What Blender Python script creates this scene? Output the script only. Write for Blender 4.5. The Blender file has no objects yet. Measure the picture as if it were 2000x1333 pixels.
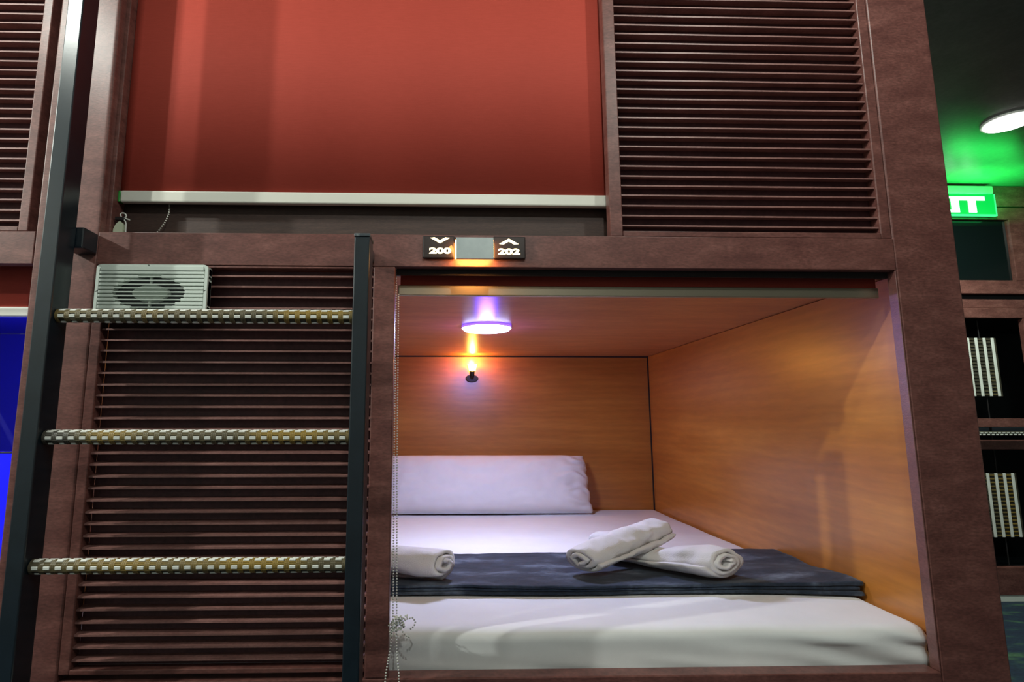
import bpy, bmesh, math, random
from mathutils import Vector, Matrix, noise

random.seed(7)
sc = bpy.context.scene
col = sc.collection
PI = math.pi
R = math.radians

# ------------------------------------------------------------------ camera
cam = bpy.data.cameras.new('camera')
cam.sensor_width = 36.0
cam.lens = 19.8
cam.shift_x = 0.0475
cam.clip_start = 0.02
cam.clip_end = 60
co = bpy.data.objects.new('camera', cam)
co.location = (0, -1.5, 1.2)
co.rotation_euler = (R(90 + 8.2), 0, R(-1.5))
col.objects.link(co)
sc.camera = co

# ------------------------------------------------------------------ view, world
sc.view_settings.view_transform = 'Standard'
sc.view_settings.look = 'None'
sc.view_settings.gamma = 1.0
sc.view_settings.use_curve_mapping = False
sc.view_settings.exposure = 0.0
w = bpy.data.worlds.new('world')
sc.world = w
w.use_nodes = True
w.node_tree.nodes['Background'].inputs[0].default_value = (0.02, 0.025, 0.03, 1)
w.node_tree.nodes['Background'].inputs[1].default_value = 1.0
sc.cycles.use_denoising = True
sc.cycles.max_bounces = 8
sc.cycles.sample_clamp_indirect = 4.0

# ------------------------------------------------------------------ lights
# ceiling downlights of the corridor: x, y, watts, colour.  Their housings are built further down.
CEIL = 2.95
DOWN = [(-3.40, -1.12, 290, (0.95, 1.0, 0.92)),
        (-1.62, -0.84, 40, (0.95, 1.0, 0.92)),
        (0.25, -1.75, 50, (0.95, 1.0, 0.93)),  # added general fill, evens the light over blind and facade
        (1.05, -0.95, 25, (0.95, 1.0, 0.92)),
        (3.28, 1.50, 45, (0.86, 1.0, 0.88))]

def area(name, loc, rot, size, watts, colour, shape='DISK', size_y=None, spread=PI):
    l = bpy.data.lights.new(name, 'AREA')
    l.shape = shape
    l.size = size
    if size_y: l.size_y = size_y
    l.energy = watts
    l.color = colour
    l.spread = spread
    o = bpy.data.objects.new(name, l)
    o.location = loc
    o.rotation_euler = rot
    col.objects.link(o)
    return o

def point(name, loc, r, watts, colour):
    l = bpy.data.lights.new(name, 'POINT')
    l.shadow_soft_size = r
    l.energy = watts
    l.color = colour
    o = bpy.data.objects.new(name, l)
    o.location = loc
    col.objects.link(o)
    return o

for x, y, wt, c in DOWN:
    if x < 3: point('downlight_lamp', (x, y, CEIL - 0.055), 0.035, wt, c)
    else: area('downlight_lamp', (x, y, CEIL - 0.02), (0, 0, 0), 0.2, wt, c)
# lamp of the bunk's round ceiling light
area('puck_lamp', (0.168, 0.97, 1.597), (0, 0, 0), 0.17, 11, (0.68, 0.76, 1.0), 'ELLIPSE', 0.13)
point('puck_violet_fill', (0.168, 0.97, 1.560), 0.035, 5.5, (0.13, 0.06, 1.0))  # added violet point, tints ceiling and walls around the round light
# warm bulb of the reading lamp
point('reading_bulb', (0.149, 2.015, 1.585), 0.012, 4.0, (1.0, 0.42, 0.06))
# warm strip under the number sign's cover
area('sign_strip', (0.068, -0.030, 1.640), (R(28), 0, 0), 0.085, 0.30, (1.0, 0.40, 0.08), 'RECTANGLE', 0.008)
area('sign_side_glow', (0.010, -0.020, 1.668), (R(50), R(-40), 0), 0.01, 0.05, (1.0, 0.42, 0.10), 'RECTANGLE', 0.05)
# green exit sign
area('exit_glow', (3.83, 2.22, 2.70), (R(165), 0, 0), 0.5, 7, (0.02, 1.0, 0.12), 'RECTANGLE', 0.12)
# blue lamp in the neighbouring bunk
point('blue_lamp', (-1.75, 0.55, 1.35), 0.04, 14, (0.02, 0.01, 1.0))

# ------------------------------------------------------------------ helpers
def mat(name, base, rough=0.5, metal=0.0, **k):
    m = bpy.data.materials.new(name)
    m.use_nodes = True
    b = m.node_tree.nodes['Principled BSDF']
    b.inputs['Base Color'].default_value = (*base, 1)
    b.inputs['Roughness'].default_value = rough
    b.inputs['Metallic'].default_value = metal
    for kk, v in k.items():
        b.inputs[kk].default_value = v
    return m

def emis(name, c, s):
    m = bpy.data.materials.new(name)
    m.use_nodes = True
    b = m.node_tree.nodes['Principled BSDF']
    b.inputs['Base Color'].default_value = (0, 0, 0, 1)
    b.inputs['Emission Color'].default_value = (*c, 1)
    b.inputs['Emission Strength'].default_value = s
    return m

def tex_mat(name, c1, c2, scale, rough, stretch=(1, 1, 1), c3=None, fine=0.0, bump=0.0, metal=0.0, detail=6, lo=0.35, hi=0.7, spec=0.5, coat=0.0, bscale=None, rot=(0, 0, 0)):
    """noise mottled surface in world space"""
    m = bpy.data.materials.new(name)
    m.use_nodes = True
    nt = m.node_tree
    b = nt.nodes['Principled BSDF']
    g = nt.nodes.new('ShaderNodeNewGeometry')
    mp = nt.nodes.new('ShaderNodeMapping')
    mp.inputs['Scale'].default_value = stretch
    mp.inputs['Rotation'].default_value = rot
    nt.links.new(g.outputs['Position'], mp.inputs[0])
    n = nt.nodes.new('ShaderNodeTexNoise')
    n.inputs['Scale'].default_value = scale
    n.inputs['Detail'].default_value = detail
    n.inputs['Roughness'].default_value = 0.6
    nt.links.new(mp.outputs[0], n.inputs['Vector'])
    cr = nt.nodes.new('ShaderNodeValToRGB')
    cr.color_ramp.elements[0].position = lo
    cr.color_ramp.elements[1].position = hi
    cr.color_ramp.elements[0].color = (*c1, 1)
    cr.color_ramp.elements[1].color = (*c2, 1)
    if c3:
        e = cr.color_ramp.elements.new((lo + hi) / 2)
        e.color = (*c3, 1)
    nt.links.new(n.outputs['Fac'], cr.inputs[0])
    out = cr.outputs[0]
    if fine:
        n2 = nt.nodes.new('ShaderNodeTexNoise')
        n2.inputs['Scale'].default_value = scale * 9
        n2.inputs['Detail'].default_value = 3
        nt.links.new(mp.outputs[0], n2.inputs['Vector'])
        r2 = nt.nodes.new('ShaderNodeMapRange')
        r2.inputs['From Min'].default_value = 0.3
        r2.inputs['From Max'].default_value = 0.7
        r2.inputs['To Min'].default_value = 1 - fine
        r2.inputs['To Max'].default_value = 1 + fine
        nt.links.new(n2.outputs['Fac'], r2.inputs[0])
        vm = nt.nodes.new('ShaderNodeVectorMath')
        vm.operation = 'SCALE'
        nt.links.new(out, vm.inputs[0])
        nt.links.new(r2.outputs[0], vm.inputs['Scale'])
        out = vm.outputs[0]
    nt.links.new(out, b.inputs['Base Color'])
    b.inputs['Roughness'].default_value = rough
    b.inputs['Metallic'].default_value = metal
    b.inputs['Specular IOR Level'].default_value = spec
    b.inputs['Coat Weight'].default_value = coat
    b.inputs['Coat Roughness'].default_value = 0.12
    if bump:
        n3 = nt.nodes.new('ShaderNodeTexNoise')
        n3.inputs['Scale'].default_value = bscale or scale * 6
        n3.inputs['Detail'].default_value = 3
        nt.links.new(mp.outputs[0], n3.inputs['Vector'])
        bp = nt.nodes.new('ShaderNodeBump')
        bp.inputs['Strength'].default_value = bump
        bp.inputs['Distance'].default_value = 0.002
        nt.links.new(n3.outputs['Fac'], bp.inputs['Height'])
        nt.links.new(bp.outputs[0], b.inputs['Normal'])
    return m

M = {}
M['wood'] = tex_mat('stained_facade_wood', (0.112, 0.040, 0.034), (0.205, 0.084, 0.070), 9, 0.38, (1, 1, 2.6), (0.152, 0.058, 0.048), fine=0.26, bump=0.08, bscale=160)
M['glosswood'] = tex_mat('varnished_edge', (0.110, 0.040, 0.034), (0.170, 0.066, 0.056), 9, 0.34, (1, 1, 2.6), fine=0.2, bump=0.3, bscale=220, spec=1.0)
M['slat'] = tex_mat('louvre_slat_wood', (0.195, 0.088, 0.076), (0.290, 0.140, 0.122), 14, 0.42, (1, 1, 4), fine=0.2, bump=0.15)
M['back'] = tex_mat('louvre_backing', (0.070, 0.024, 0.028), (0.100, 0.036, 0.040), 10, 0.6, fine=0.2)
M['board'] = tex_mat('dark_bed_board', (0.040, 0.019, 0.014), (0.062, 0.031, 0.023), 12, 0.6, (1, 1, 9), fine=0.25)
def cherry(name, rot, st):
    m = tex_mat(name, (0.370, 0.130, 0.020), (0.520, 0.215, 0.040), 1.3, 0.30, st, (0.440, 0.168, 0.028), spec=0.95, fine=0.07, bump=0.05, detail=8, lo=0.3, hi=0.72, coat=0.0)
    nt = m.node_tree
    # cathedral-like grain lines
    mp = [n for n in nt.nodes if n.type == 'MAPPING'][0]
    wv = nt.nodes.new('ShaderNodeTexWave')
    wv.wave_type = 'BANDS'
    wv.bands_direction = 'Z'
    wv.inputs['Scale'].default_value = 1.1
    wv.inputs['Distortion'].default_value = 9
    wv.inputs['Detail'].default_value = 3
    wv.inputs['Detail Scale'].default_value = 0.8
    nt.links.new(mp.outputs[0], wv.inputs['Vector'])
    b = nt.nodes['Principled BSDF']
    src = b.inputs['Base Color'].links[0].from_socket
    rr = nt.nodes.new('ShaderNodeMapRange')
    rr.inputs['To Min'].default_value = 0.95
    rr.inputs['To Max'].default_value = 1.05
    nt.links.new(wv.outputs['Fac'], rr.inputs[0])
    vm = nt.nodes.new('ShaderNodeVectorMath'); vm.operation = 'SCALE'
    nt.links.new(src, vm.inputs[0]); nt.links.new(rr.outputs[0], vm.inputs['Scale'])
    nt.links.new(vm.outputs[0], b.inputs['Base Color'])
    return m
M['cherry'] = cherry('cherry_laminate', (0, 0, 0), (1.1, 1.1, 7))
M['cherry_ceil'] = tex_mat('cherry_ceiling_laminate', (0.42, 0.145, 0.055), (0.56, 0.22, 0.085), 3, 0.33, (1, 5, 1), fine=0.12, detail=8)
M['seam'] = mat('dark_seam', (0.02, 0.012, 0.012), 0.7)
M['blind'] = tex_mat('red_blind_fabric', (0.40, 0.055, 0.036), (0.44, 0.062, 0.042), 30, 0.75, (1, 1, 10), fine=0.05, bump=0.1, spec=0.2)
M['bar'] = mat('ivory_bar', (0.72, 0.70, 0.62), 0.35)
M['bar_metal'] = mat('aluminium_bar', (0.42, 0.36, 0.27), 0.35, 0.7)
M['black'] = tex_mat('black_steel', (0.003, 0.008, 0.013), (0.006, 0.013, 0.020), 20, 0.30, fine=0.1, bump=0.03, spec=0.8)
M['blackmatte'] = mat('black_plastic', (0.015, 0.013, 0.014), 0.45)
M['plate'] = mat('black_plate', (0.020, 0.011, 0.010), 0.35)
M['fan'] = mat('white_plastic', (0.62, 0.68, 0.62), 0.4)
M['duct'] = mat('dark_duct', (0.03, 0.032, 0.036), 0.5)
M['cover'] = tex_mat('grey_metal_cover', (0.36, 0.40, 0.40), (0.44, 0.48, 0.47), 20, 0.4, metal=0.3)
M['glow'] = emis('warm_digit_glow', (1.0, 0.80, 0.42), 4.5)
M['exit_green'] = emis('exit_green_glow', (0.0, 0.75, 0.08), 1.0)
M['exit_letter'] = emis('exit_letter_glow', (0.55, 1.0, 0.70), 3.0)
M['exit_edge'] = emis('exit_edge_glow', (0.05, 1.0, 0.25), 1.5)
M['lens'] = emis('downlight_lens', (1.0, 1.0, 0.95), 8)
M['puck'] = emis('puck_lens', (0.62, 0.68, 1.0), 14)
M['puckrim'] = emis('puck_halo_glow', (0.10, 0.04, 1.0), 5.0)  # glow put on the rim to stand in for the lamp's violet halo
M['bulb'] = emis('reading_led', (1.0, 0.62, 0.12), 26)
M['bluepanel'] = emis('blue_standin_glow', (0.0, 0.0, 1.0), 1.1)  # made-up glow for the saturated blue area in the neighbouring bunk
def cloth(name, c, bump=0.3, scale=500, sheen=0.0, rough=0.85):
    m = tex_mat(name, tuple(v * 0.94 for v in c), c, 6, rough, bump=bump, bscale=scale, spec=0.2)
    m.node_tree.nodes['Principled BSDF'].inputs['Sheen Weight'].default_value = sheen
    return m
M['sheet'] = cloth('white_sheet', (0.80, 0.80, 0.80), 0.10, 700)
M['pillow'] = cloth('white_pillowcase', (0.82, 0.81, 0.82), 0.10, 700)
M['towel'] = cloth('white_terry', (0.82, 0.79, 0.78), 0.9, 420, 0.3)
M['blanket'] = tex_mat('slate_plush', (0.010, 0.018, 0.032), (0.120, 0.150, 0.200), 6, 0.8, (1, 2.2, 1), (0.026, 0.038, 0.060), fine=0.25, bump=0.5, bscale=160, spec=0.2)  # pale streaks put the plush's sheen highlights into the colour
M['blanket'].node_tree.nodes['Principled BSDF'].inputs['Sheen Weight'].default_value = 0.12
M['rungcore'] = tex_mat('dark_rung_wrap', (0.030, 0.026, 0.018), (0.060, 0.050, 0.030), 30, 0.6)
M['rib'] = tex_mat('tan_rib', (0.07, 0.062, 0.048), (0.26, 0.165, 0.03), 2.2, 0.5, (1, 0.1, 0.6), (0.13, 0.10, 0.045), lo=0.42, hi=0.58, detail=2)  # tan wrap; grey-to-gold noise paints in the light varying along the rung
M['bead'] = mat('white_bead', (0.80, 0.80, 0.74), 0.35)
M['chain'] = mat('ivory_chain', (0.62, 0.62, 0.55), 0.4)
M['tag'] = mat('pale_tag', (0.62, 0.68, 0.50), 0.5)
M['ceil'] = tex_mat('dark_green_ceiling', (0.13, 0.17, 0.15), (0.18, 0.22, 0.19), 6, 0.33, fine=0.1)
M['wallm'] = tex_mat('corridor_wall', (0.20, 0.21, 0.19), (0.24, 0.25, 0.23), 3, 0.7)
M['floor'] = tex_mat('patterned_carpet', (0.010, 0.020, 0.045), (0.05, 0.11, 0.06), 5, 0.95, (1, 2.5, 1), (0.012, 0.03, 0.05), fine=0.3, detail=1, lo=0.42, hi=0.72)
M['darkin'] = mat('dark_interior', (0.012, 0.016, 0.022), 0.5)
M['paleint'] = mat('grey_blue_laminate', (0.10, 0.10, 0.35), 0.4)
M['white'] = mat('white_plastic_trim', (0.75, 0.78, 0.72), 0.4)
M['glass'] = mat('dark_glass', (0.004, 0.008, 0.008), 0.12)

def link(name, bm_or_me, m, parent=None, smooth=False, kind=None, label=None):
    if isinstance(bm_or_me, bmesh.types.BMesh):
        me = bpy.data.meshes.new(name)
        bm_or_me.normal_update()
        bm_or_me.to_mesh(me)
        bm_or_me.free()
    else:
        me = bm_or_me
    if m is not None and not me.materials:
        me.materials.append(m)
    if smooth:
        for p in me.polygons: p.use_smooth = True
    o = bpy.data.objects.new(name, me)
    col.objects.link(o)
    if parent is not None:
        o.parent = parent
        o.matrix_parent_inverse = Matrix.Translation(-parent.location)
    if kind: o['kind'] = kind
    if label: o['label'] = label
    return o

def box(bm, x0, x1, y0, y1, z0, z1, bev=0.0, seg=2):
    r = bmesh.ops.create_cube(bm, size=1)
    vs = r['verts']
    bmesh.ops.scale(bm, vec=(x1 - x0, y1 - y0, z1 - z0), verts=vs)
    bmesh.ops.translate(bm, vec=((x0 + x1) / 2, (y0 + y1) / 2, (z0 + z1) / 2), verts=vs)
    if bev:
        es = list({e for v in vs for e in v.link_edges})
        bmesh.ops.bevel(bm, geom=es, offset=bev, segments=seg, affect='EDGES', profile=0.5)

def BX(name, m, parent, x0, x1, y0, y1, z0, z1, bev=0.0, seg=2, **k):
    bm = bmesh.new()
    box(bm, x0, x1, y0, y1, z0, z1, bev, seg)
    return link(name, bm, m, parent, **k)

def cyl(bm, p0, p1, r0, r1=None, seg=20, cap=True):
    p0, p1 = Vector(p0), Vector(p1)
    d = p1 - p0
    r = bmesh.ops.create_cone(bm, cap_ends=cap, segments=seg, radius1=r0, radius2=r1 if r1 is not None else r0, depth=d.length)
    q = d.to_track_quat('Z', 'Y').to_matrix().to_4x4()
    bmesh.ops.transform(bm, matrix=Matrix.Translation((p0 + p1) / 2) @ q, verts=r['verts'])
    return r['verts']

def thing(name, label, cat, loc=(0, 0, 0), group=None, kind=None):
    o = bpy.data.objects.new(name, None)
    o.empty_display_size = 0.05
    o.location = loc
    col.objects.link(o)
    bpy.context.view_layer.update()
    if label: o['label'] = label
    if cat: o['category'] = cat
    if group: o['group'] = group
    if kind: o['kind'] = kind
    return o

def tag(o, label, cat, group=None):
    o['label'] = label
    o['category'] = cat
    if group: o['group'] = group
    return o

def struct(name, m, *b, **k):
    o = BX(name, m, None, *b, **k)
    o['kind'] = 'structure'
    return o

# ------------------------------------------------------------------ room shell
struct('floor', M['floor'], -4.6, 6.2, -3.1, 4.6, -0.1, 0)
struct('ceiling', M['ceil'], -4.6, 6.2, -3.1, 4.6, CEIL, CEIL + 0.1)
struct('wall_back', M['wallm'], -4.6, 6.2, -3.2, -3.1, 0, CEIL)
struct('wall_left', M['wallm'], -4.7, -4.6, -3.1, 4.6, 0, CEIL)
struct('wall_right', M['wallm'], 6.2, 6.3, -3.1, 4.6, 0, CEIL)
struct('wall_front', M['wallm'], -4.6, 6.2, 4.6, 4.7, 0, CEIL)

# ------------------------------------------------------------------ bunk framework
BZ0, BZ1 = 1.622, 1.713          # beam between the two levels
TOP = 2.78
f = thing('bunk_frame', 'dark red-brown stained wooden bunk framework around the lit sleeping compartment', 'bunk', (0.1, 0, 0))
W = M['wood']
BX('post', W, f, 1.252, 1.432, 0, 0.030, 0, TOP, 0.004)
BX('post', W, f, -1.1205, -0.952, 0, 0.030, 0, TOP, 0.004)
BX('beam', W, f, -0.9515, 1.2515, 0, 0.028, BZ0, BZ1, 0.0015)
BX('jamb', W, f, -0.206, -0.147, 0, 0.028, 0.5725, 1.6215, 0.003)
BX('sill', W, f, -0.9515, 1.2515, 0, 0.050, 0.10, 0.572, 0.003)
BX('top_rail', W, f, -0.9515, 1.2515, 0, 0.028, 2.70, TOP, 0.002)
BX('side_wall', M['cherry'], f, 1.292, 1.31, 0.031, 2.10, 0.50, 1.62)
BX('outer_side', W, f, 1.414, 1.432, 0.031, 2.16, 0, TOP)
BX('side_wall', M['cherry'], f, -1.10, -1.082, 0.031, 2.10, 0.50, 1.62)
BX('back_wall', M['cherry'], f, -1.082, 1.285, 2.10, 2.12, 0.50, 1.614)
BX('corner_seam', M['seam'], f, 1.284, 1.293, 2.096, 2.104, 0.50, 1.622)
BX('corner_seam', M['seam'], f, -1.082, 1.292, 2.094, 2.104, 1.614, 1.6225)
BX('bunk_ceiling', M['cherry_ceil'], f, -1.10, 1.31, 0.11, 2.14, 1.6226, 1.640)
BX('bed_deck', W, f, -1.08, 1.290, 0.051, 2.095, 0.500, 0.520)
BX('return_strip', M['glosswood'], f, 1.2480, 1.2517, 0.0005, 0.0310, 0.5730, 1.6210, 0.0008, 1, label='glossy narrow return strip of the right post')
BX('dark_recess_board', M['darkin'], f, -0.2, 1.29, 0.102, 0.109, 1.6225, 1.679)
BX('dark_recess_board', M['seam'], f, -0.146, 1.2475, 0.0285, 0.0325, 1.6050, 1.679)  # near-black strip stands in for the shade under the beam
# upper compartment
BX('upper_deck', W, f, -0.951, 1.251, 0.030, 2.14, 1.680, 1.713)
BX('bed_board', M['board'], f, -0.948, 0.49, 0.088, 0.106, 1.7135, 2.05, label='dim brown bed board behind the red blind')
BX('back_wall', M['cherry'], f, -1.082, 1.29, 2.12, 2.14, 1.713, TOP)
BX('roof_board', W, f, -1.12, 1.432, 0.03, 2.16, TOP - 0.02, TOP)
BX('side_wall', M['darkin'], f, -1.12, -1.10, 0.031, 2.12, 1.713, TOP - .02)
# frame moulding lip next to the blind
BX('stop_lip', W, f, -0.960, -0.942, 0.0301, 0.0875, 1.7135, 2.70, 0.002)

def louvre(name, label, x0, x1, z0, z1, stile_l, stile_r, rail_b, rail_t, yf=0.002, pitch=0.0296, zs=None, parent_loc=None, group=None):
    t = thing(name, label, 'louvre panel', ((x0 + x1) / 2, yf, z0))
    if stile_l: BX('stile', W, t, x0, x0 + stile_l, yf, yf + 0.036, z0, z1, 0.0025)
    if stile_r: BX('stile', W, t, x1 - stile_r, x1, yf, yf + 0.036, z0, z1, 0.0025)
    a, b = x0 + stile_l + 0.0004, x1 - stile_r - 0.0004
    if rail_b: BX('rail', W, t, a, b, yf, yf + 0.034, z0, z0 + rail_b, 0.002)
    if rail_t: BX('rail', W, t, a, b, yf, yf + 0.034, z1 - rail_t, z1, 0.002)
    BX('backing', M['back'], t, a, b, yf + 0.0345, yf + 0.042, z0 + rail_b + 0.0004, z1 - rail_t - 0.0004)
    bm = bmesh.new()
    box(bm, a, b, -0.014, 0.014, -0.0023, 0.0023)
    for v in bm.verts:      # slight fall of the outer edge
        v.co.z += -0.14 * (0.014 - v.co.y) * 1.0
    me = bpy.data.meshes.new('slat')
    bm.to_mesh(me); bm.free()
    me.materials.append(M['slat'])
    z = z0 + rail_b + pitch * 0.75 if zs is None else zs
    while z < z1 - rail_t - 0.008:
        o = bpy.data.objects.new('slat', me)
        col.objects.link(o)
        o.parent = t
        o.matrix_parent_inverse = Matrix.Translation(-t.location)
        o.location = (0, yf + 0.020, z + random.uniform(-.0007, .0007))
        o.rotation_euler = (random.uniform(-.03, .03), random.uniform(-.0009, .0009), 0)
        z += pitch
    return t

louvre('louvre_panel', 'large brown louvred panel in the upper bunk, to the right of the red blind', 0.451, 1.2505, 1.7138, 2.695, 0.035, 0.029, 0.016, 0.02, zs=1.7513)
louvre('louvre_panel', 'brown louvred panel behind the black ladder, under the beam', -0.951, -0.2065, 0.587, 1.6205, 0.026, 0.0, 0.012, 0.006)

# ------------------------------------------------------------------ blinds
def chain_mesh(bm, pts, r=0.0026, step=0.0068):
    pts = [Vector(p) for p in pts]
    acc = 0.0
    for a, b in zip(pts, pts[1:]):
        L = (b - a).length
        d = acc
        while d < L:
            p = a.lerp(b, d / L)
            bmesh.ops.create_icosphere(bm, subdivisions=1, radius=r, matrix=Matrix.Translation(p))
            d += step
        acc = d - L

def arc(p0, p1, sag, n=14, axis=(0, 0, -1)):
    p0, p1, ax = Vector(p0), Vector(p1), Vector(axis)
    return [p0.lerp(p1, i / n) + ax * sag * math.sin(PI * i / n) for i in range(n + 1)]

t = thing('roller_blind', 'brick-red roller blind drawn down with ivory bottom bar, upper bunk', 'blind', (-0.24, 0.06, 1.82))
bm = bmesh.new()
nx = 60
grid = []
for j in range(2):
    for i in range(nx + 1):
        x = -0.9405 + (0.4750 + 0.9405) * i / nx
        grid.append(bm.verts.new((x, 0.0600 + 0.0010 * math.sin(i * 0.5) , 1.850 if j == 0 else 2.69)))
for i in range(nx):
    bm.faces.new((grid[i], grid[i + 1], grid[nx + 1 + i + 1], grid[nx + 1 + i]))
o = link('fabric', bm, M['blind'], t, True)
sm = o.modifiers.new('s', 'SOLIDIFY'); sm.thickness = 0.0012
bm = bmesh.new(); cyl(bm, (-0.94, 0.075, 2.672), (0.473, 0.075, 2.672), 0.022, seg=24)
link('roller', bm, M['bar'], t, True)
BX('bottom_bar', M['bar'], t, -0.9355, 0.4730, 0.050, 0.070, 1.8195, 1.8545, 0.005, 3)
BX('end_cap', mat('green_cap', (0.02, 0.25, 0.03), 0.4), t, -0.9418, -0.9357, 0.051, 0.069, 1.8205, 1.8535, 0.001, 1, label='small green plastic end cap')
bm = bmesh.new()
pts = arc((-0.815, 0.078, 1.850), (-0.842, 0.060, 1.7165), 0.022, 16, (1, 0, 0))
chain_mesh(bm, pts)
link('chain', bm, M['chain'], t, True, label='short white bead chain under the bar', kind='stuff')

# cleat with string at the foot of the left stile
t = thing('chain_cleat', 'pale plastic chain cleat with knotted string, under the left end of the ivory bar', 'cleat', (-0.944, 0.06, 1.7138))
bm = bmesh.new()
vs = []
prof = [(-0.9405, 1.7138), (-0.918, 1.7138), (-0.914, 1.735), (-0.916, 1.752), (-0.924, 1.760), (-0.934, 1.750), (-0.940, 1.735)]
a = [bm.verts.new((x, 0.040, z)) for x, z in prof]
b = [bm.verts.new((x, 0.052, z)) for x, z in prof]
bm.faces.new(a); bm.faces.new(b[::-1])
for i in range(len(a)):
    j = (i + 1) % len(a)
    bm.faces.new((a[i], b[i], b[j], a[j]))
bmesh.ops.recalc_face_normals(bm, faces=bm.faces)
link('clip', bm, M['tag'], t)
def curve_tube(name, pts, r, m, parent=None, res=3, **k):
    cu = bpy.data.curves.new(name, 'CURVE')
    cu.dimensions = '3D'
    sp = cu.splines.new('NURBS')
    sp.points.add(len(pts) - 1)
    for p, q in zip(sp.points, pts): p.co = (*q, 1)
    sp.use_endpoint_u = True
    sp.order_u = 4
    cu.bevel_depth = r
    cu.bevel_resolution = res
    cu.resolution_u = 4
    tmp = bpy.data.objects.new('tmp', cu)
    col.objects.link(tmp)
    bpy.context.view_layer.update()
    me = bpy.data.meshes.new_from_object(tmp.evaluated_get(bpy.context.evaluated_depsgraph_get()))
    bpy.data.objects.remove(tmp)
    me.name = name
    me.materials.clear()
    return link(name, me, m, parent, True, **k)
curve_tube('string', [(-0.908, 0.046, 1.7145), (-0.909, 0.046, 1.74), (-0.906, 0.044, 1.758), (-0.918, 0.040, 1.766), (-0.926, 0.038, 1.780), (-0.912, 0.040, 1.784), (-0.905, 0.042, 1.772), (-0.915, 0.042, 1.768), (-0.905, 0.044, 1.766), (-0.898, 0.044, 1.763)], 0.0019, M['bead'], t)
BX('clamp', M['blackmatte'], t, -0.936, -0.912, 0.036, 0.053, 1.7605, 1.7700, 0.001, 1)

# lower blind rolled up behind the beam
t = thing('roller_blind', 'rolled-up red roller blind with metal bottom bar at the top of the lit bunk opening', 'blind', (0.55, 0.06, 1.56))
bm = bmesh.new(); cyl(bm, (-0.140, 0.0715, 1.672), (1.244, 0.0715, 1.672), 0.026, seg=24)
link('roller', bm, M['blind'], t, True)
BX('fabric', M['blind'], t, -0.138, 1.243, 0.0700, 0.0712, 1.585, 1.655)
BX('bottom_bar', M['bar_metal'], t, -0.1440, 1.246, 0.0640, 0.0780, 1.5555, 1.5855, 0.003, 3)
bm = bmesh.new()
chain_mesh(bm, [(-0.1475, 0.033, 1.63), (-0.1440, 0.028, 1.1), (-0.1385, 0.018, 0.700)])
chain_mesh(bm, [(-0.1400, 0.030, 1.55), (-0.1360, 0.026, 1.1), (-0.1290, 0.014, 0.700)])
# below the knot the two strands spread over the sill's front edge
chain_mesh(bm, [(-0.1385, 0.016, 0.700), (-0.1430, 0.000, 0.640), (-0.1520, -0.0045, 0.585), (-0.160, -0.0045, 0.46)])
chain_mesh(bm, [(-0.1290, 0.013, 0.700), (-0.1270, 0.000, 0.640), (-0.1200, -0.0045, 0.585), (-0.115, -0.0045, 0.46)])
chain_mesh(bm, arc((-0.160, -0.0045, 0.46), (-0.115, -0.0045, 0.46), 0.05))
link('bead_chain', bm, M['chain'], t, True, kind='stuff', label='long ivory bead chain hanging by the jamb')
bm = bmesh.new()
random.seed(11)
for k in range(9):
    a0 = random.uniform(0, 2 * PI)
    r1, r2 = random.uniform(.010, .018), random.uniform(.006, .016)
    cx, cz = -0.128 + random.uniform(-.010, .012), 0.697 + random.uniform(-.012, .012)
    pts = [(cx + r1 * math.cos(a0 + s * 2 * PI / 12), 0.006 + 0.006 * math.sin(s + k), cz + r2 * math.sin(a0 * 2 + s * 2 * PI / 12)) for s in range(11)]
    chain_mesh(bm, pts)
chain_mesh(bm, [(-0.118, 0.006, 0.700), (-0.100, 0.002, 0.712), (-0.087, 0.0, 0.714), (-0.081, 0.0, 0.705), (-0.084, 0.0, 0.694), (-0.096, 0.0, 0.686)])
chain_mesh(bm, [(-0.122, 0.004, 0.690), (-0.105, 0.002, 0.672), (-0.094, 0.0, 0.668)])
chain_mesh(bm, [(-0.135, 0.002, 0.690), (-0.146, 0.0, 0.680), (-0.142, 0.0, 0.672), (-0.132, 0.0, 0.674)])
link('chain_knot', bm, M['chain'], t, True, kind='stuff', label='tangled knot in the bead chain')

# ------------------------------------------------------------------ ladder
lad = thing('ladder', 'black steel bunk ladder with beaded anti-slip rungs in front of the louvred panel', 'ladder', (-0.6, -0.09, 0))
BX('rail', M['black'], lad, -1.0120, -0.9710, -0.125, -0.062, 0, 2.76, 0.003)
BX('rail', M['black'], lad, -0.2390, -0.2000, -0.125, -0.062, 0, 1.664, 0.003)
BX('end_cap', tex_mat('worn_cap', (0.05, 0.06, 0.07), (0.30, 0.32, 0.33), 60, 0.4, lo=0.5, hi=0.75), lad, -0.2400, -0.1990, -0.126, -0.061, 1.6644, 1.673, 0.002, label='worn grey end cap')
bm = bmesh.new()
box(bm, -1.008, -0.952, -0.0615, -0.0005, 1.648, 1.705, 0.004)
link('wall_bracket', bm, M['black'], lad)
for zb in (0.30,):
    BX('wall_bracket', M['black'], lad, -1.005, -0.975, -0.0615, -0.0005, zb, zb + 0.05, 0.003)
BX('wall_bracket', M['black'], lad, -0.235, -0.204, -0.0615, -0.0005, 1.63, 1.66, 0.003)
BX('wall_bracket', M['black'], lad, -0.235, -0.204, -0.0615, -0.0005, 0.30, 0.35, 0.003)
RX0, RX1, RY = -0.9705, -0.2395, -0.097
bbm = bmesh.new()
box(bbm, -0.0076, 0.0076, -0.0040, 0.0040, -0.0022, 0.0014, 0.0010, 1)
bead_me = bpy.data.meshes.new('bead'); bbm.to_mesh(bead_me); bbm.free()
bead_me.materials.append(M['bead'])
NP = 27
PIT = (RX1 - RX0 - 0.006) / NP
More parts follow.
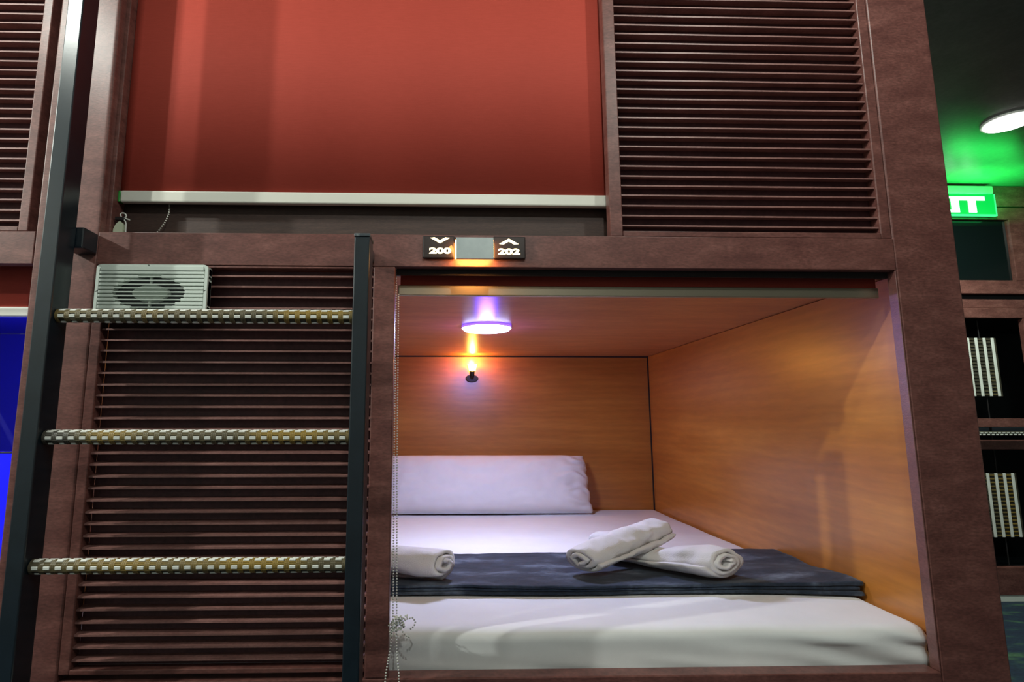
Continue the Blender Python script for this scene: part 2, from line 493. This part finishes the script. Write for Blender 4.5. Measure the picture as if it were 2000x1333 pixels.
for rz, b0 in ((1.462, -11), (1.164, -6), (0.866, -3), (0.567, -3), (0.269, -3)):
    ctr = Vector((RX0, RY, rz))
    bm = bmesh.new()
    cyl(bm, (RX0, RY, rz), (RX1, RY, rz), 0.0150, seg=32)
    rung = link('rung', bm, M['rungcore'], lad, True)
    bm = bmesh.new()
    for i in range(NP + 1):
        xc = RX0 + 0.003 + i * PIT
        for dx in (-0.0042, 0.0, 0.0042):
            if RX0 < xc + dx - 0.002 and xc + dx + 0.002 < RX1:
                cyl(bm, (xc + dx - 0.0018, RY, rz), (xc + dx + 0.0018, RY, rz), 0.0171, seg=28)
    for ang in (22, 38, 112, 155, 200, 245, -24):      # longitudinal webs
        a = R(ang)
        for i in range(NP):
            xc = RX0 + 0.003 + (i + 0.5) * PIT
            p = Vector((xc, RY - math.cos(a) * 0.0150, rz + math.sin(a) * 0.0150))
            cyl(bm, p - Vector((PIT / 2, 0, 0)), p + Vector((PIT / 2, 0, 0)), 0.0024, seg=6)
    link('rib', bm, M['rib'], rung, False, kind='stuff', label='tan raised ribs around the rung')
    hid = bmesh.new()
    for ang, off, single in ((b0, 0, True), (b0 + 66, -0.002, True), (b0 + 86, 0.004, True), (b0 + 106, 0.009, False), (b0 - 72, 0.002, False), (135, 0, False), (155, 0, False), (190, 0, False), (230, 0, False), (270, 0, False)):
        a = R(ang)
        for i in range(NP):
            xc = RX0 + 0.003 + (i + 0.5) * PIT + off
            if xc + 0.0065 > RX1: continue
            p = Vector((xc, RY - math.cos(a) * 0.0162, rz + math.sin(a) * 0.0162))
            # local z of the bead points outward
            mt = Matrix.Translation(p) @ Matrix.Rotation(R(90) - a, 4, 'X')
            if single and rz > 0.8:
                o = bpy.data.objects.new('bead', bead_me)
                col.objects.link(o)
                o.parent = rung
                o.matrix_parent_inverse = Matrix.Translation(-lad.location).inverted() @ Matrix.Translation(-lad.location)
                o.matrix_basis = mt
            else:
                hid.from_mesh(bead_me)
                bmesh.ops.transform(hid, matrix=mt, verts=hid.verts[-len(bead_me.vertices):])
    link('beads', hid, M['bead'], rung, False, kind='stuff')

# ------------------------------------------------------------------ exhaust fan
fx, fz = -0.7945, 1.540
fan = thing('exhaust_fan', 'white square exhaust fan with slatted grille, on the louvred panel behind the ladder', 'fan', (fx, 0, 1.463))
def rrect(x0, x1, z0, z1, r, n=6):
    p = []
    for cx, cz, a0 in ((x1 - r, z1 - r, 0), (x0 + r, z1 - r, 90), (x0 + r, z0 + r, 180), (x1 - r, z0 + r, 270)):
        for i in range(n + 1):
            a = R(a0 + 90 * i / n)
            p.append((cx + r * 1.4 * math.cos(a) - (0.4 * r * math.cos(a) if False else 0), cz + r * math.sin(a)))
    return p
FX0, FX1, FZ0, FZ1 = -0.9345, -0.6420, 1.463, 1.616
# face plate with an oval opening
def plate_with_hole(y0, y1, ex, ez, outer):
    bm = bmesh.new()
    N = len(outer)
    cxx, czz = fx, fz
    rings = []
    for y in (y0, y1):
        rings.append([bm.verts.new((x, y, z)) for x, z in outer])
        inn = []
        for x, z in outer:
            a = math.atan2((z - czz) / 0.0765, (x - cxx) / 0.146)
            inn.append(bm.verts.new((cxx + ex * math.cos(a), y, czz + ez * math.sin(a))))
        rings.append(inn)
    for i in range(N):
        j = (i + 1) % N
        bm.faces.new((rings[0][i], rings[0][j], rings[1][j], rings[1][i]))
        bm.faces.new((rings[2][i], rings[3][i], rings[3][j], rings[2][j]))
        bm.faces.new((rings[0][i], rings[2][i], rings[2][j], rings[0][j]))
        bm.faces.new((rings[1][i], rings[1][j], rings[3][j], rings[3][i]))
    bmesh.ops.recalc_face_normals(bm, faces=bm.faces)
    return bm
outer = []
base = rrect(FX0 + 0.004, FX1 - 0.004, FZ0, FZ1, 0.010, 5)
for i in range(len(base)):           # densify
    a, b = Vector(base[i]), Vector(base[(i + 1) % len(base)])
    n = max(1, int((b - a).length / 0.008))
    for s in range(n): outer.append(tuple(a.lerp(b, s / n)))
link('face_plate', plate_with_hole(-0.016, 0.0015, 0.094, 0.0455, outer), M['fan'], fan)
# rim around the face
bm = bmesh.new()
ri = []
for y, s in ((-0.024, 0.0), (-0.024, 0.006), (0.0012, 0.0), (0.0012, 0.006)):
    ri.append([bm.verts.new((x + (s if x < fx else -s) * (1.3), y, z + (s if z < fz else -s))) for x, z in outer])
N = len(outer)
for i in range(N):
    j = (i + 1) % N
    bm.faces.new((ri[0][i], ri[0][j], ri[1][j], ri[1][i]))
    bm.faces.new((ri[2][i], ri[2][j], ri[0][j], ri[0][i]))
    bm.faces.new((ri[1][i], ri[1][j], ri[3][j], ri[3][i]))
bmesh.ops.recalc_face_normals(bm, faces=bm.faces)
link('rim', bm, M['fan'], fan)
BX('top_band', M['fan'], fan, FX0 + .010, FX1 - .010, -0.0255, -0.016, 1.598, 1.6125, 0.002, 1)
z = 1.5935
while z > 1.468:
    q = 1 - ((z - fz) / 0.0455) ** 2
    bm = bmesh.new()
    if q > 0.02:
        hw = 0.094 * math.sqrt(q)
        box(bm, FX0 + .008, fx - hw, -0.0235, -0.0162, z - 0.0038, z + 0.0038, 0.0008, 1)
        box(bm, fx + hw, FX1 - .009, -0.0235, -0.0162, z - 0.0038, z + 0.0038, 0.0008, 1)
        box(bm, fx - hw - .002, fx + hw + .002, -0.0232, -0.0165, z - 0.0014, z + 0.0014)
    else:
        box(bm, FX0 + .008, FX1 - .009, -0.0235, -0.0162, z - 0.0038, z + 0.0038, 0.0008, 1)
    link('grille_bar', bm, M['fan'], fan)
    z -= 0.0104
bm = bmesh.new()
r = bmesh.ops.create_cone(bm, cap_ends=True, segments=40, radius1=1, radius2=0.94, depth=1)
bmesh.ops.transform(bm, matrix=Matrix.Translation((fx, -0.0085, fz)) @ Matrix.Diagonal((0.050, 0.012, 0.0235, 1)) @ Matrix.Rotation(R(90), 4, 'X'), verts=bm.verts)
link('hub', bm, M['fan'], fan, True).modifiers.new('e', 'EDGE_SPLIT')
BX('spoke', M['fan'], fan, fx - 0.003, fx + 0.003, -0.015, -0.010, fz + 0.022, fz + 0.0455)
BX('spoke', M['fan'], fan, fx - 0.003, fx + 0.003, -0.015, -0.010, fz - 0.0455, fz - 0.022)
BX('spoke', M['duct'], fan, fx - 0.094, fx - 0.048, -0.009, -0.004, fz - 0.007, fz + 0.006)
BX('spoke', M['duct'], fan, fx + 0.040, fx + 0.090, -0.007, -0.003, fz - 0.016, fz - 0.004)
bm = bmesh.new()
r = bmesh.ops.create_cone(bm, cap_ends=True, segments=40, radius1=1, radius2=1, depth=1)
bmesh.ops.transform(bm, matrix=Matrix.Translation((fx, -0.0005, fz)) @ Matrix.Diagonal((0.0945, 0.003, 0.046, 1)) @ Matrix.Rotation(R(90), 4, 'X'), verts=bm.verts)
link('duct_back', bm, M['duct'], fan)

# ------------------------------------------------------------------ number sign
sg = thing('number_sign', 'small backlit black sign with arrows and bunk numbers 200 and 202, on the beam', 'sign', (0.07, 0, 1.643))
pl = BX('left_plate', M['plate'], sg, -0.0725, 0.0150, -0.010, -0.0005, 1.6435, 1.7065, 0.0025, 2)
pr = BX('right_plate', M['plate'], sg, 0.1215, 0.2100, -0.010, -0.0005, 1.6435, 1.7065, 0.0025, 2)
BX('cover', M['cover'], sg, 0.0190, 0.1200, -0.040, -0.034, 1.6330, 1.6930, 0.001, 1, label='blank grey-green metal sensor cover')
BX('light_box', emis('sign_light_box', (1.0, 0.42, 0.10), 30), sg, 0.0170, 0.1205, -0.0335, -0.0105, 1.6410, 1.6880)
BX('light_block_cap', M['plate'], sg, 0.0165, 0.1210, -0.0339, -0.0005, 1.6885, 1.6925)  # added cap, keeps the light box from spilling onto the blind
def chevron(cx, cz, s, parent):
    bm = bmesh.new()
    pr_ = [(-0.0265, 0.006), (-0.015, 0.0075), (0, -0.001), (0.015, 0.0075), (0.0265, 0.006), (0, -0.0095)]
    a = [bm.verts.new((cx + x, -0.0112, cz + s * z)) for x, z in pr_]
    b = [bm.verts.new((cx + x, -0.0098, cz + s * z)) for x, z in pr_]
    for q in (a, b):
        bm.faces.new((q[0], q[1], q[2], q[5])); bm.faces.new((q[2], q[3], q[4], q[5]))
    for i in range(6):
        j = (i + 1) % 6
        bm.faces.new((a[i], b[i], b[j], a[j]))
    bmesh.ops.recalc_face_normals(bm, faces=bm.faces)
    link('chevron', bm, M['glow'], parent, label='glowing arrow')
chevron(-0.0250, 1.6945, 1, pl)
chevron(0.1640, 1.6905, -1, pr)
def text(s, name, cx, y, cz, h, wd, m, parent, ext=0.0006, off=0.0, **k):
    cu = bpy.data.curves.new(name, 'FONT')
    cu.body = s
    cu.size = 1
    cu.offset = off
    cu.extrude = 0.01
    cu.align_x = 'CENTER'
    tmp = bpy.data.objects.new('tmp', cu)
    col.objects.link(tmp)
    bpy.context.view_layer.update()
    me = bpy.data.meshes.new_from_object(tmp.evaluated_get(bpy.context.evaluated_depsgraph_get()))
    bpy.data.objects.remove(tmp)
    me.materials.clear()
    xs = [v.co.x for v in me.vertices]; ys = [v.co.y for v in me.vertices]
    sx, sy = wd / (max(xs) - min(xs)), h / (max(ys) - min(ys))
    mx, my = (max(xs) + min(xs)) / 2, (max(ys) + min(ys)) / 2
    for v in me.vertices:
        v.co = ((v.co.x - mx) * sx + cx, y - (v.co.z / 0.01) * ext, (v.co.y - my) * sy + cz)
    return link(name, me, m, parent, **k)
text('200', 'digits', -0.0245, -0.0112, 1.6640, 0.0170, 0.060, M['glow'], pl, off=0.045, label='glowing number 200')
text('202', 'digits', 0.1640, -0.0112, 1.6630, 0.0170, 0.061, M['glow'], pr, off=0.045, label='glowing number 202')

# ------------------------------------------------------------------ bunk ceiling light and reading lamp
t = thing('ceiling_light', 'bright bluish-white round light on the ceiling of the bunk', 'light', (0.168, 0.97, 1.6225))
def disc(cx, cy, z0, z1, rx, ry, top=1.0, seg=48):
    bm = bmesh.new()
    bmesh.ops.create_cone(bm, cap_ends=True, segments=seg, radius1=top, radius2=1.0, depth=1)
    bmesh.ops.transform(bm, matrix=Matrix.Translation((cx, cy, (z0 + z1) / 2)) @ Matrix.Diagonal((rx, ry, z1 - z0, 1)), verts=bm.verts)
    return bm
link('rim', disc(0.168, 0.97, 1.613, 1.6224, 0.110, 0.105), M['puckrim'], t, label='violet-blue glowing rim')
link('lens', disc(0.168, 0.97, 1.603, 1.6125, 0.110, 0.105, 0.90), M['puck'], t)

t = thing('reading_lamp', 'small black wall reading lamp with warm glowing head, under the bunk ceiling', 'lamp', (0.149, 2.10, 1.470))
bm = bmesh.new()
cyl(bm, (0.149, 2.0995, 1.476), (0.149, 2.078, 1.476), 0.042, 0.036, 24)
bmesh.ops.scale(bm, vec=(1, 1, 0.62), verts=bm.verts, space=Matrix.Translation((0, 0, -1.476)))
link('base', bm, M['blackmatte'], t)
bm = bmesh.new()
cyl(bm, (0.149, 2.085, 1.478), (0.149, 2.060, 1.500), 0.012, 0.014, 16)
cyl(bm, (0.149, 2.060, 1.496), (0.149, 2.045, 1.522), 0.015, 0.015, 16)
link('neck', bm, M['blackmatte'], t)
bm = bmesh.new()
cyl(bm, (0.149, 2.045, 1.5225), (0.149, 2.040, 1.562), 0.020, 0.030, 24)
link('lamp_head', bm, M['bulb'], t, label='glowing warm lamp head')

# ------------------------------------------------------------------ bedding
def nz(x, y, z=0.0): return noise.noise(Vector((x, y, z)))

def bevel_slab(x0, x1, y0, y1, z0, z1, nx, ny, nzn, r, fn):
    """closed rounded slab as a dense grid box; fn displaces points"""
    bm = bmesh.new()
    V = {}
    def vert(i, j, k):
        key = (i, j, k)
        if key in V: return V[key]
        p = Vector((x0 + (x1 - x0) * i / nx, y0 + (y1 - y0) * j / ny, z0 + (z1 - z0) * k / nzn))
        c = Vector((min(max(p.x, x0 + r), x1 - r), min(max(p.y, y0 + r), y1 - r), min(max(p.z, z0 + r), z1 - r)))
        d = p - c
        m_ = max(abs(d.x), abs(d.y), abs(d.z))
        if m_ > 1e-9 and d.length > 1e-9:
            p = c + d.normalized() * m_
        p = fn(p)
        V[key] = bm.verts.new(p)
        return V[key]
    for i in range(nx):
        for j in range(ny):
            bm.faces.new((vert(i, j, nzn), vert(i + 1, j, nzn), vert(i + 1, j + 1, nzn), vert(i, j + 1, nzn)))
            bm.faces.new((vert(i, j, 0), vert(i, j + 1, 0), vert(i + 1, j + 1, 0), vert(i + 1, j, 0)))
    for i in range(nx):
        for k in range(nzn):
            bm.faces.new((vert(i, 0, k), vert(i + 1, 0, k), vert(i + 1, 0, k + 1), vert(i, 0, k + 1)))
            bm.faces.new((vert(i, ny, k), vert(i, ny, k + 1), vert(i + 1, ny, k + 1), vert(i + 1, ny, k)))
    for j in range(ny):
        for k in range(nzn):
            bm.faces.new((vert(0, j, k), vert(0, j, k + 1), vert(0, j + 1, k + 1), vert(0, j + 1, k)))
            bm.faces.new((vert(nx, j, k), vert(nx, j + 1, k), vert(nx, j + 1, k + 1), vert(nx, j, k + 1)))
    return bm

def sheet_fn(p):
    x, y, z = p
    front = max(0.0, 1 - max(0, y - 0.052) / 0.25)
    side = max(0.0, 1 - (z - 0.52) / 0.13) if y < 0.10 else 0
    # long shallow creases along the front, deeper towards the bottom corner
    a = nz(x * 3.2, z * 26 + x * 3.0, 3) * 0.010 * (0.25 + side) * (1 if y < 0.12 else 0)
    rc = max(0.0, (x - 0.75) / 0.54)
    b = math.sin((x * 1.0 + (z - 0.6) * 4.2) * 26 + 2 * nz(x * 4, z * 9)) * 0.0045 * rc * (1 if y < 0.10 else 0)
    y += a + b
    z += 0.0035 * nz(x * 2.0, y * 3.0, 1) * (1 if z > 0.62 else 0)
    z += 0.003 * front * nz(x * 4.5, y * 14, 9) * (1 if z > 0.62 else 0)
    z -= 0.006 * rc * front * (1 if z > 0.62 else 0)
    return Vector((x, max(y, 0.0530), max(z, 0.521)))
bm = bevel_slab(-1.078, 1.288, 0.058, 2.088, 0.5205, 0.664, 220, 110, 18, 0.030, sheet_fn)
o = link('mattress', bm, M['sheet'], None, True)
tag(o, 'white-sheeted mattress lying in the lit bunk, creased along its front edge', 'mattress')
MZ = 0.667

# pillow
def make_pillow():
    bm = bmesh.new()
    nx_, nz_ = 130, 46
    Wd, Hh, Tt = 1.24, 0.350, 0.185
    grid = {}
    for side in (0, 1):
        for i in range(nx_ + 1):
            for j in range(nz_ + 1):
                u, v = i / nx_ * 2 - 1, j / nz_ * 2 - 1
                edge = i in (0, nx_) or j in (0, nz_)
                if side and edge:
                    grid[(1, i, j)] = grid[(0, i, j)]
                    continue
                e = (1 - abs(u) ** 7) ** 0.55 * (1 - abs(v) ** 3.4) ** 0.55
                th = Tt / 2 * e * (1 + 0.10 * nz(u * 3, v * 2, 8))
                # sides pulled in between corners
                X = u * Wd / 2 * (1 - 0.012 * (1 - v * v)) + 0.006 * nz(v * 6, u, 5) * abs(u) ** 20
                Z = v * Hh / 2 * (1 - 0.030 * (1 - abs(u) ** 4) * 0)
                # gathers near the right end
                g = max(0.0, (u - 0.72) / 0.28)
                pl_ = math.sin(v * 17 + u * 7 + 5 * nz(u * 5, v * 3)) * 0.020 * g * (1 - g * 0.4)
                g2 = max(0.0, (-u - 0.8) / 0.2)
                pl_ += math.sin(v * 21 - u * 9) * 0.007 * g2
                wr = 0.0055 * nz(u * 5, v * 3.2, 2) + 0.003 * nz(u * 14, v * 6, 4)
                k = 1 if e > 0.02 else 0
                Y = -(th + (pl_ + wr) * min(1, e * 1.6)) if side == 0 else th * 0.8
                X += 0.006 * g * g * math.sin(v * 13 + 3 * nz(v * 3, 2)) - 0.014 * g * v * v * (1 if v > 0 else 0)
                grid[(side, i, j)] = bm.verts.new((X, Y, Z))
    for side in (0, 1):
        for i in range(nx_):
            for j in range(nz_):
                q = (grid[(side, i, j)], grid[(side, i + 1, j)], grid[(side, i + 1, j + 1)], grid[(side, i, j + 1)])
                if len(set(q)) == 4:
                    try: bm.faces.new(q if side == 0 else q[::-1])
                    except ValueError: pass
    bmesh.ops.transform(bm, matrix=Matrix.Translation((0.224, 1.945, 0.666 + 0.168)) @ Matrix.Rotation(R(-23), 4, 'X'), verts=bm.verts)
    return bm
o = link('pillow', make_pillow(), M['pillow'], None, True)
tag(o, 'long white pillow leaning on the back wall of the bunk, gathered at its right end', 'pillow')

# blanket: a long folded runner, three layers
bl = thing('blanket', 'slate-grey plush blanket folded in a band across the white bed', 'blanket', (0.2, 0.6, MZ))
def blanket_layer(x1, y0, y1, h0, h1, seed, name):
    def fn(p):
        x, y, h = p
        dy = 0.016 * nz(x * 2.1, 0.3 + seed, 2) + 0.004 * nz(x * 9, h * 120, 3)
        e = max(0.0, (x - 0.85) / (x1 - 0.85))
        front = max(0.0, 1 - (y - y0) / 0.20)
        back = max(0.0, 1 - (y1 - y) / 0.20)
        y2 = y + dy * front + dy * 0.5 * back - (e ** 2) * 0.045 * front
        # folds puff up towards the wall end
        h2 = h * (1 + 0.55 * e * (0.4 + 0.6 * front + 0.3 * back)) + 0.004 * e * math.sin(y * 22 + x * 9) * (h / 0.029)
        h2 += (0.0035 * nz(x * 4.2, y * 7.0, 1) + 0.0020 * nz(x * 11, y * 12, 5) + 0.0012 * nz(x * 30, y * 30, 8)) * min(1, h / 0.02) + 0.0010
        return Vector((x, y2, MZ + max(h2, 0.0002)))
    return link(name, bevel_slab(-1.06, x1, y0, y1, h0, h1, 190, 70, 4, 0.0042, fn), M['blanket'], bl, True)
blanket_layer(1.284, 0.335, 0.790, 0.0000, 0.0096, 1.0, 'fold')
blanket_layer(1.276, 0.342, 0.784, 0.0097, 0.0191, 1.0, 'fold')
blanket_layer(1.286, 0.338, 0.780, 0.0192, 0.0290, 1.0, 'fold')

# rolled towels
def make_towel(p0, p1, r, seed, flat=None, turns=2.6, squash=0.92, wide=1.65):
    p0, p1 = Vector(p0), Vector(p1)
    p0.x /= wide
    p1.x /= wide
    ax = (p1 - p0).normalized()
    up = Vector((0, 0, 1))
    sd = ax.cross(up).normalized()
    upv = sd.cross(ax).normalized()
    L = (p1 - p0).length
    bm = bmesh.new()
    nt_, nl = int(turns * 34), 56
    th = 0.0125
    rings_o, rings_i = [], []
    for k in range(nl + 1):
        s = k / nl
        ctr = p0.lerp(p1, s)
        endr = 1 - 0.10 * (abs(2 * s - 1) ** 6)
        ro, ri_ = [], []
        for i in range(nt_ + 1):
            f_ = i / nt_
            ang = 2 * PI * turns * f_ + 0.6 + seed
            rad = r * (0.24 + 0.76 * f_)
            # inner layers poke out of the ends a little
            push = (1 - f_) * 0.016 * (2 * s - 1) * (abs(2 * s - 1) ** 5) - f_ * 0.0
            wr = 0.0075 * nz(ang * 1.1 + seed * 7, s * 4, seed) + 0.0050 * nz(ang * 1.6 + seed, s * 12, seed + 2)
            q = 1.0
            if flat:
                q = 1 - flat[1] * math.exp(-((s - flat[0]) / flat[2]) ** 2)
            for lst, rr in ((ro, rad + th / 2 + wr), (ri_, rad - th / 2 + wr)):
                rr *= endr if lst is ro else endr
                c_, s_ = math.cos(ang) * rr, math.sin(ang) * rr * squash * q
                lst.append(bm.verts.new(ctr + sd * c_ + upv * (s_ - r * (1 - q) * 0.95) + ax * push))
        rings_o.append(ro); rings_i.append(ri_)
    for k in range(nl):
        for i in range(nt_):
            bm.faces.new((rings_o[k][i], rings_o[k][i + 1], rings_o[k + 1][i + 1], rings_o[k + 1][i]))
            bm.faces.new((rings_i[k][i], rings_i[k + 1][i], rings_i[k + 1][i + 1], rings_i[k][i + 1]))
        bm.faces.new((rings_o[k][nt_], rings_i[k][nt_], rings_i[k + 1][nt_], rings_o[k + 1][nt_]))
        bm.faces.new((rings_o[k][0], rings_o[k + 1][0], rings_i[k + 1][0], rings_i[k][0]))
    for k in (0, nl):
        for i in range(nt_):
            q = (rings_o[k][i], rings_i[k][i], rings_i[k][i + 1], rings_o[k][i + 1])
            bm.faces.new(q if k == 0 else q[::-1])
    # core plug
    cyl(bm, p0 + ax * 0.012, p1 - ax * 0.012, r * 0.24, r * 0.24, 12)
    bmesh.ops.scale(bm, vec=(wide, 1, 1), verts=bm.verts)
    bmesh.ops.recalc_face_normals(bm, faces=bm.faces)
    return bm
TZ = MZ + 0.0325
o = link('rolled_towel', make_towel((-0.44, 0.53, TZ + 0.052), (-0.020, 0.385, TZ + 0.052), 0.051, 0.3), M['towel'], None, True)
tag(o, 'rolled white towel lying alone at the left by the bead chain', 'towel')
o = link('rolled_towel', make_towel((0.590, 0.70, TZ + 0.054), (0.885, 0.370, TZ + 0.056), 0.054, 1.7, (0.45, 0.40, 0.26)), M['towel'], None, True)
tag(o, 'rolled white towel with its spiral end facing right, underneath the crossing one', 'towel')
o = link('rolled_towel', make_towel((0.445, 0.430, TZ + 0.054), (0.760, 0.600, TZ + 0.118), 0.047, 4.1, None, 2.2), M['towel'], None, True)
tag(o, 'rolled white towel laid slanting across the top of another rolled towel', 'towel')

# ------------------------------------------------------------------ neighbouring bunk on the left
nb = thing('bunk_frame', 'dark brown neighbouring bunk at the far left with blue light inside', 'bunk', (-1.9, 0, 0))
BX('post', W, nb, -2.75, -2.60, 0, 0.030, 0, TOP, 0.004)
BX('beam', W, nb, -2.599, -1.122, 0, 0.028, BZ0, BZ1, 0.0015)
BX('sill', W, nb, -2.599, -1.122, 0, 0.050, 0.10, 0.586, 0.003)
BX('top_rail', W, nb, -2.599, -1.122, 0, 0.028, 2.70, TOP, 0.002)
BX('back_wall', M['paleint'], nb, -2.60, -1.13, 1.50, 1.52, 0.50, 1.66)
BX('side_wall', M['paleint'], nb, -1.128, -1.110, 0.031, 1.50, 0.50, 1.66)
BX('side_wall', M['paleint'], nb, -2.62, -2.602, 0.031, 1.50, 0.50, 1.66)
BX('bunk_ceiling', M['paleint'], nb, -2.60, -1.13, 0.09, 1.50, 1.662, 1.68)
BX('bed_deck', W, nb, -2.60, -1.13, 0.051, 1.49, 0.50, 0.52)
BX('upper_deck', W, nb, -2.60, -1.13, 0.030, 1.52, 1.685, 1.713)
BX('shutter_back', M['back'], nb, -2.60, -1.13, 0.060, 0.070, 1.7135, 2.70)
BX('roof_board', W, nb, -2.60, -1.13, 0.03, 1.52, TOP - 0.02, TOP)
louvre('louvre_panel', 'brown louvred panel at the top left, left of the ladder', -2.5985, -1.1455, 1.7138, 2.695, 0.03, 0.026, 0.014, 0.02, zs=1.7513)
t = thing('roller_blind', 'raised roller blind with white bottom bar in the blue-lit bunk at far left', 'blind', (-1.85, 0.06, 1.49))
BX('fabric', M['blind'], t, -2.59, -1.135, 0.0880, 0.0892, 1.513, 1.66)
BX('bottom_bar', M['bar'], t, -2.592, -1.1325, 0.079, 0.098, 1.492, 1.5205, 0.005, 3)
bm = bmesh.new(); cyl(bm, (-2.59, 0.094, 1.654), (-1.134, 0.094, 1.654), 0.005, seg=12)
link('roller', bm, M['bar'], t)
def sheet2(p): return p
o = link('mattress', bevel_slab(-2.598, -1.134, 0.060, 1.495, 0.521, 0.64, 20, 20, 4, 0.03, sheet2), M['sheet'], None, True)
tag(o, 'mattress in the blue-lit bunk at far left, mostly out of view', 'mattress')
t = thing('blue_standin_panel', 'made-up blue glowing panel standing in for the bright blue area at far left', 'light', (-1.5, 0.4, 0.642))
BX('housing', M['blackmatte'], t, -2.10, -1.150, 0.420, 0.445, 0.642, 1.105, 0.004)
BX('glow_face', M['bluepanel'], t, -2.095, -1.155, 0.414, 0.4195, 0.652, 1.098)

# ------------------------------------------------------------------ corridor beyond the post
bk = thing('bunk_frame', 'brown bunk unit across the corridor, right of the post', 'bunk', (4.2, 2.4, 0))
YB = 2.4
def bb(name, x0, x1, z0, z1, y0=YB, y1=YB + 0.04, m=W, **k): return BX(name, m, bk, x0, x1, y0, y1, z0, z1, 0.003, **k)
bb('header', 3.0, 5.9, 2.79, 2.948)
bb('header', 3.0, 5.9, 2.69, 2.782, YB + .006)
bb('beam', 3.0, 5.9, 2.125, 2.225)
bb('beam', 3.0, 5.9, 2.020, 2.085, YB + .010)
bb('beam', 3.0, 5.9, 1.945, 2.018)
bb('beam', 3.0, 5.9, 1.165, 1.225)
bb('beam', 3.0, 5.9, 1.010, 1.075)
bb('beam', 3.0, 5.9, 0.045, 0.225)
bb('post', 4.150, 4.40, 0.226, 1.009, YB + .001)
bb('post', 4.150, 4.40, 1.226, 1.944, YB + .001)
bb('post', 4.150, 4.40, 2.226, 2.689, YB + .001)
bb('post', 3.0, 3.35, 0.226, 1.009, YB + .001)
bb('post', 3.0, 3.35, 1.226, 1.944, YB + .001)
bb('post', 3.0, 3.35, 2.226, 2.689, YB + .001)
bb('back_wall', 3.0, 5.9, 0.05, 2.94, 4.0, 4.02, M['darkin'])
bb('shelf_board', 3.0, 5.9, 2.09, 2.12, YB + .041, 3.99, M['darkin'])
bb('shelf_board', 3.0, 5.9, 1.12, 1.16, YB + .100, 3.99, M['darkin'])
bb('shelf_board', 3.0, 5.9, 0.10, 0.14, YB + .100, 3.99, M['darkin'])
bb('glass_pane', 3.36, 4.145, 2.23, 2.685, YB + .028, YB + .034, M['glass'])
bb('kick_strip', 3.0, 5.9, 0.0005, 0.044, YB + .004, YB + .034, M['white'], label='thin white strip along the floor')

def beaded_panel(x0, x1, z0, z1, cols, rows, y, label, lean=0.0):
    t = thing('beaded_panel', label, 'panel', ((x0 + x1) / 2, y, z0))
    BX('backing', M['rungcore'], t, x0, x1, y, y + 0.012, z0, z1, 0.002)
    for c in range(cols):
        xc = x0 + (x1 - x0) * (c + 0.5) / cols
        BX('strip', M['bead'], t, xc - 0.010, xc + 0.010, y - 0.008, y - 0.0005, z0 + 0.001, z1 - 0.001, 0.002, 1)
    bm = bmesh.new()
    for c in range(cols - 1):
        xc = x0 + (x1 - x0) * (c + 1) / cols
        for r_ in range(rows):
            zc = z0 + (z1 - z0) * (r_ + 0.5) / rows
            box(bm, xc - 0.017, xc + 0.017, y - 0.006, y - 0.0005, zc - 0.0035, zc + 0.0035)
    link('bead', bm, M['rib'], t, kind='stuff')
    return t
beaded_panel(3.7417, 3.9860, 1.3819, 1.8080, 4, 17, 2.46, 'upper white beaded panel in the dark opening right of the post')
beaded_panel(3.7002, 4.0016, 0.4090, 0.8435, 5, 17, 2.46, 'lower white beaded panel in the dark opening right of the post')
# the panels hang on thin dark rods in front of the unit
t = thing('hanging_rod', 'thin black rods carrying the white beaded panels beyond the post', 'rod', (3.83, 2.4765, 0))
for x in (3.78, 3.88):
    bm = bmesh.new(); cyl(bm, (x, 2.4765, 0.0), (x, 2.4765, 1.94), 0.004, seg=8)
    link('rod', bm, M['blackmatte'], t)
t = thing('rung_bar', 'thin horizontal white-beaded bar in the dark slot beyond the post', 'bar', (4.2, 2.36, 1.12))
bm = bmesh.new(); cyl(bm, (3.2, 2.36, 1.122), (5.6, 2.36, 1.122), 0.014, seg=14)
link('core', bm, M['rungcore'], t)
bm = bmesh.new()
for r_ in range(2):
    for i in range(76):
        x = 3.21 + i * 0.0315 + r_ * 0.0155
        if x > 5.59: continue
        z = 1.127 if r_ == 0 else 1.115
        box(bm, x - 0.009, x + 0.009, 2.3435, 2.349, z - 0.004, z + 0.004)
link('bead', bm, M['bead'], t, kind='stuff')

ex = thing('exit_sign', 'green illuminated EXIT sign on the wall beyond the post', 'sign', (3.8, 2.36, 2.70))
BX('mount', M['cover'], ex, 3.45, 4.005, 2.345, 2.399, 2.868, 2.925, 0.003)
BX('panel', M['exit_green'], ex, 3.46, 4.020, 2.362, 2.372, 2.712, 2.867)
BX('edge_light', M['exit_edge'], ex, 3.46, 4.026, 2.358, 2.376, 2.700, 2.711)
BX('edge_light', M['exit_edge'], ex, 4.0205, 4.026, 2.358, 2.376, 2.7115, 2.867)
text('EXIT', 'lettering', 3.637, 2.360, 2.786, 0.122, 0.62, M['exit_letter'], ex, off=0.05, ext=0.0012, label='glowing white letters EXIT')

for k, (x, y, wt, c) in enumerate(DOWN):
    lab = ['round ceiling downlight over the far left bunk', 'round ceiling downlight left of the ladder',
           'added round fill downlight near the middle of the corridor', 'round ceiling downlight in front of the right post',
           'round bright ceiling downlight at the upper right, beyond the post'][k]
    d = thing('downlight', lab, 'light', (x, y, CEIL), 'corridor ceiling downlights')
    big = 0.115 if k == 4 else 0.075
    link('trim_ring', disc(x, y, CEIL - 0.010, CEIL - 0.0002, big * 1.12, big * 1.12), M['white'], d)
    link('lens', disc(x, y, CEIL - 0.0145, CEIL - 0.0102, big, big), M['lens'], d)
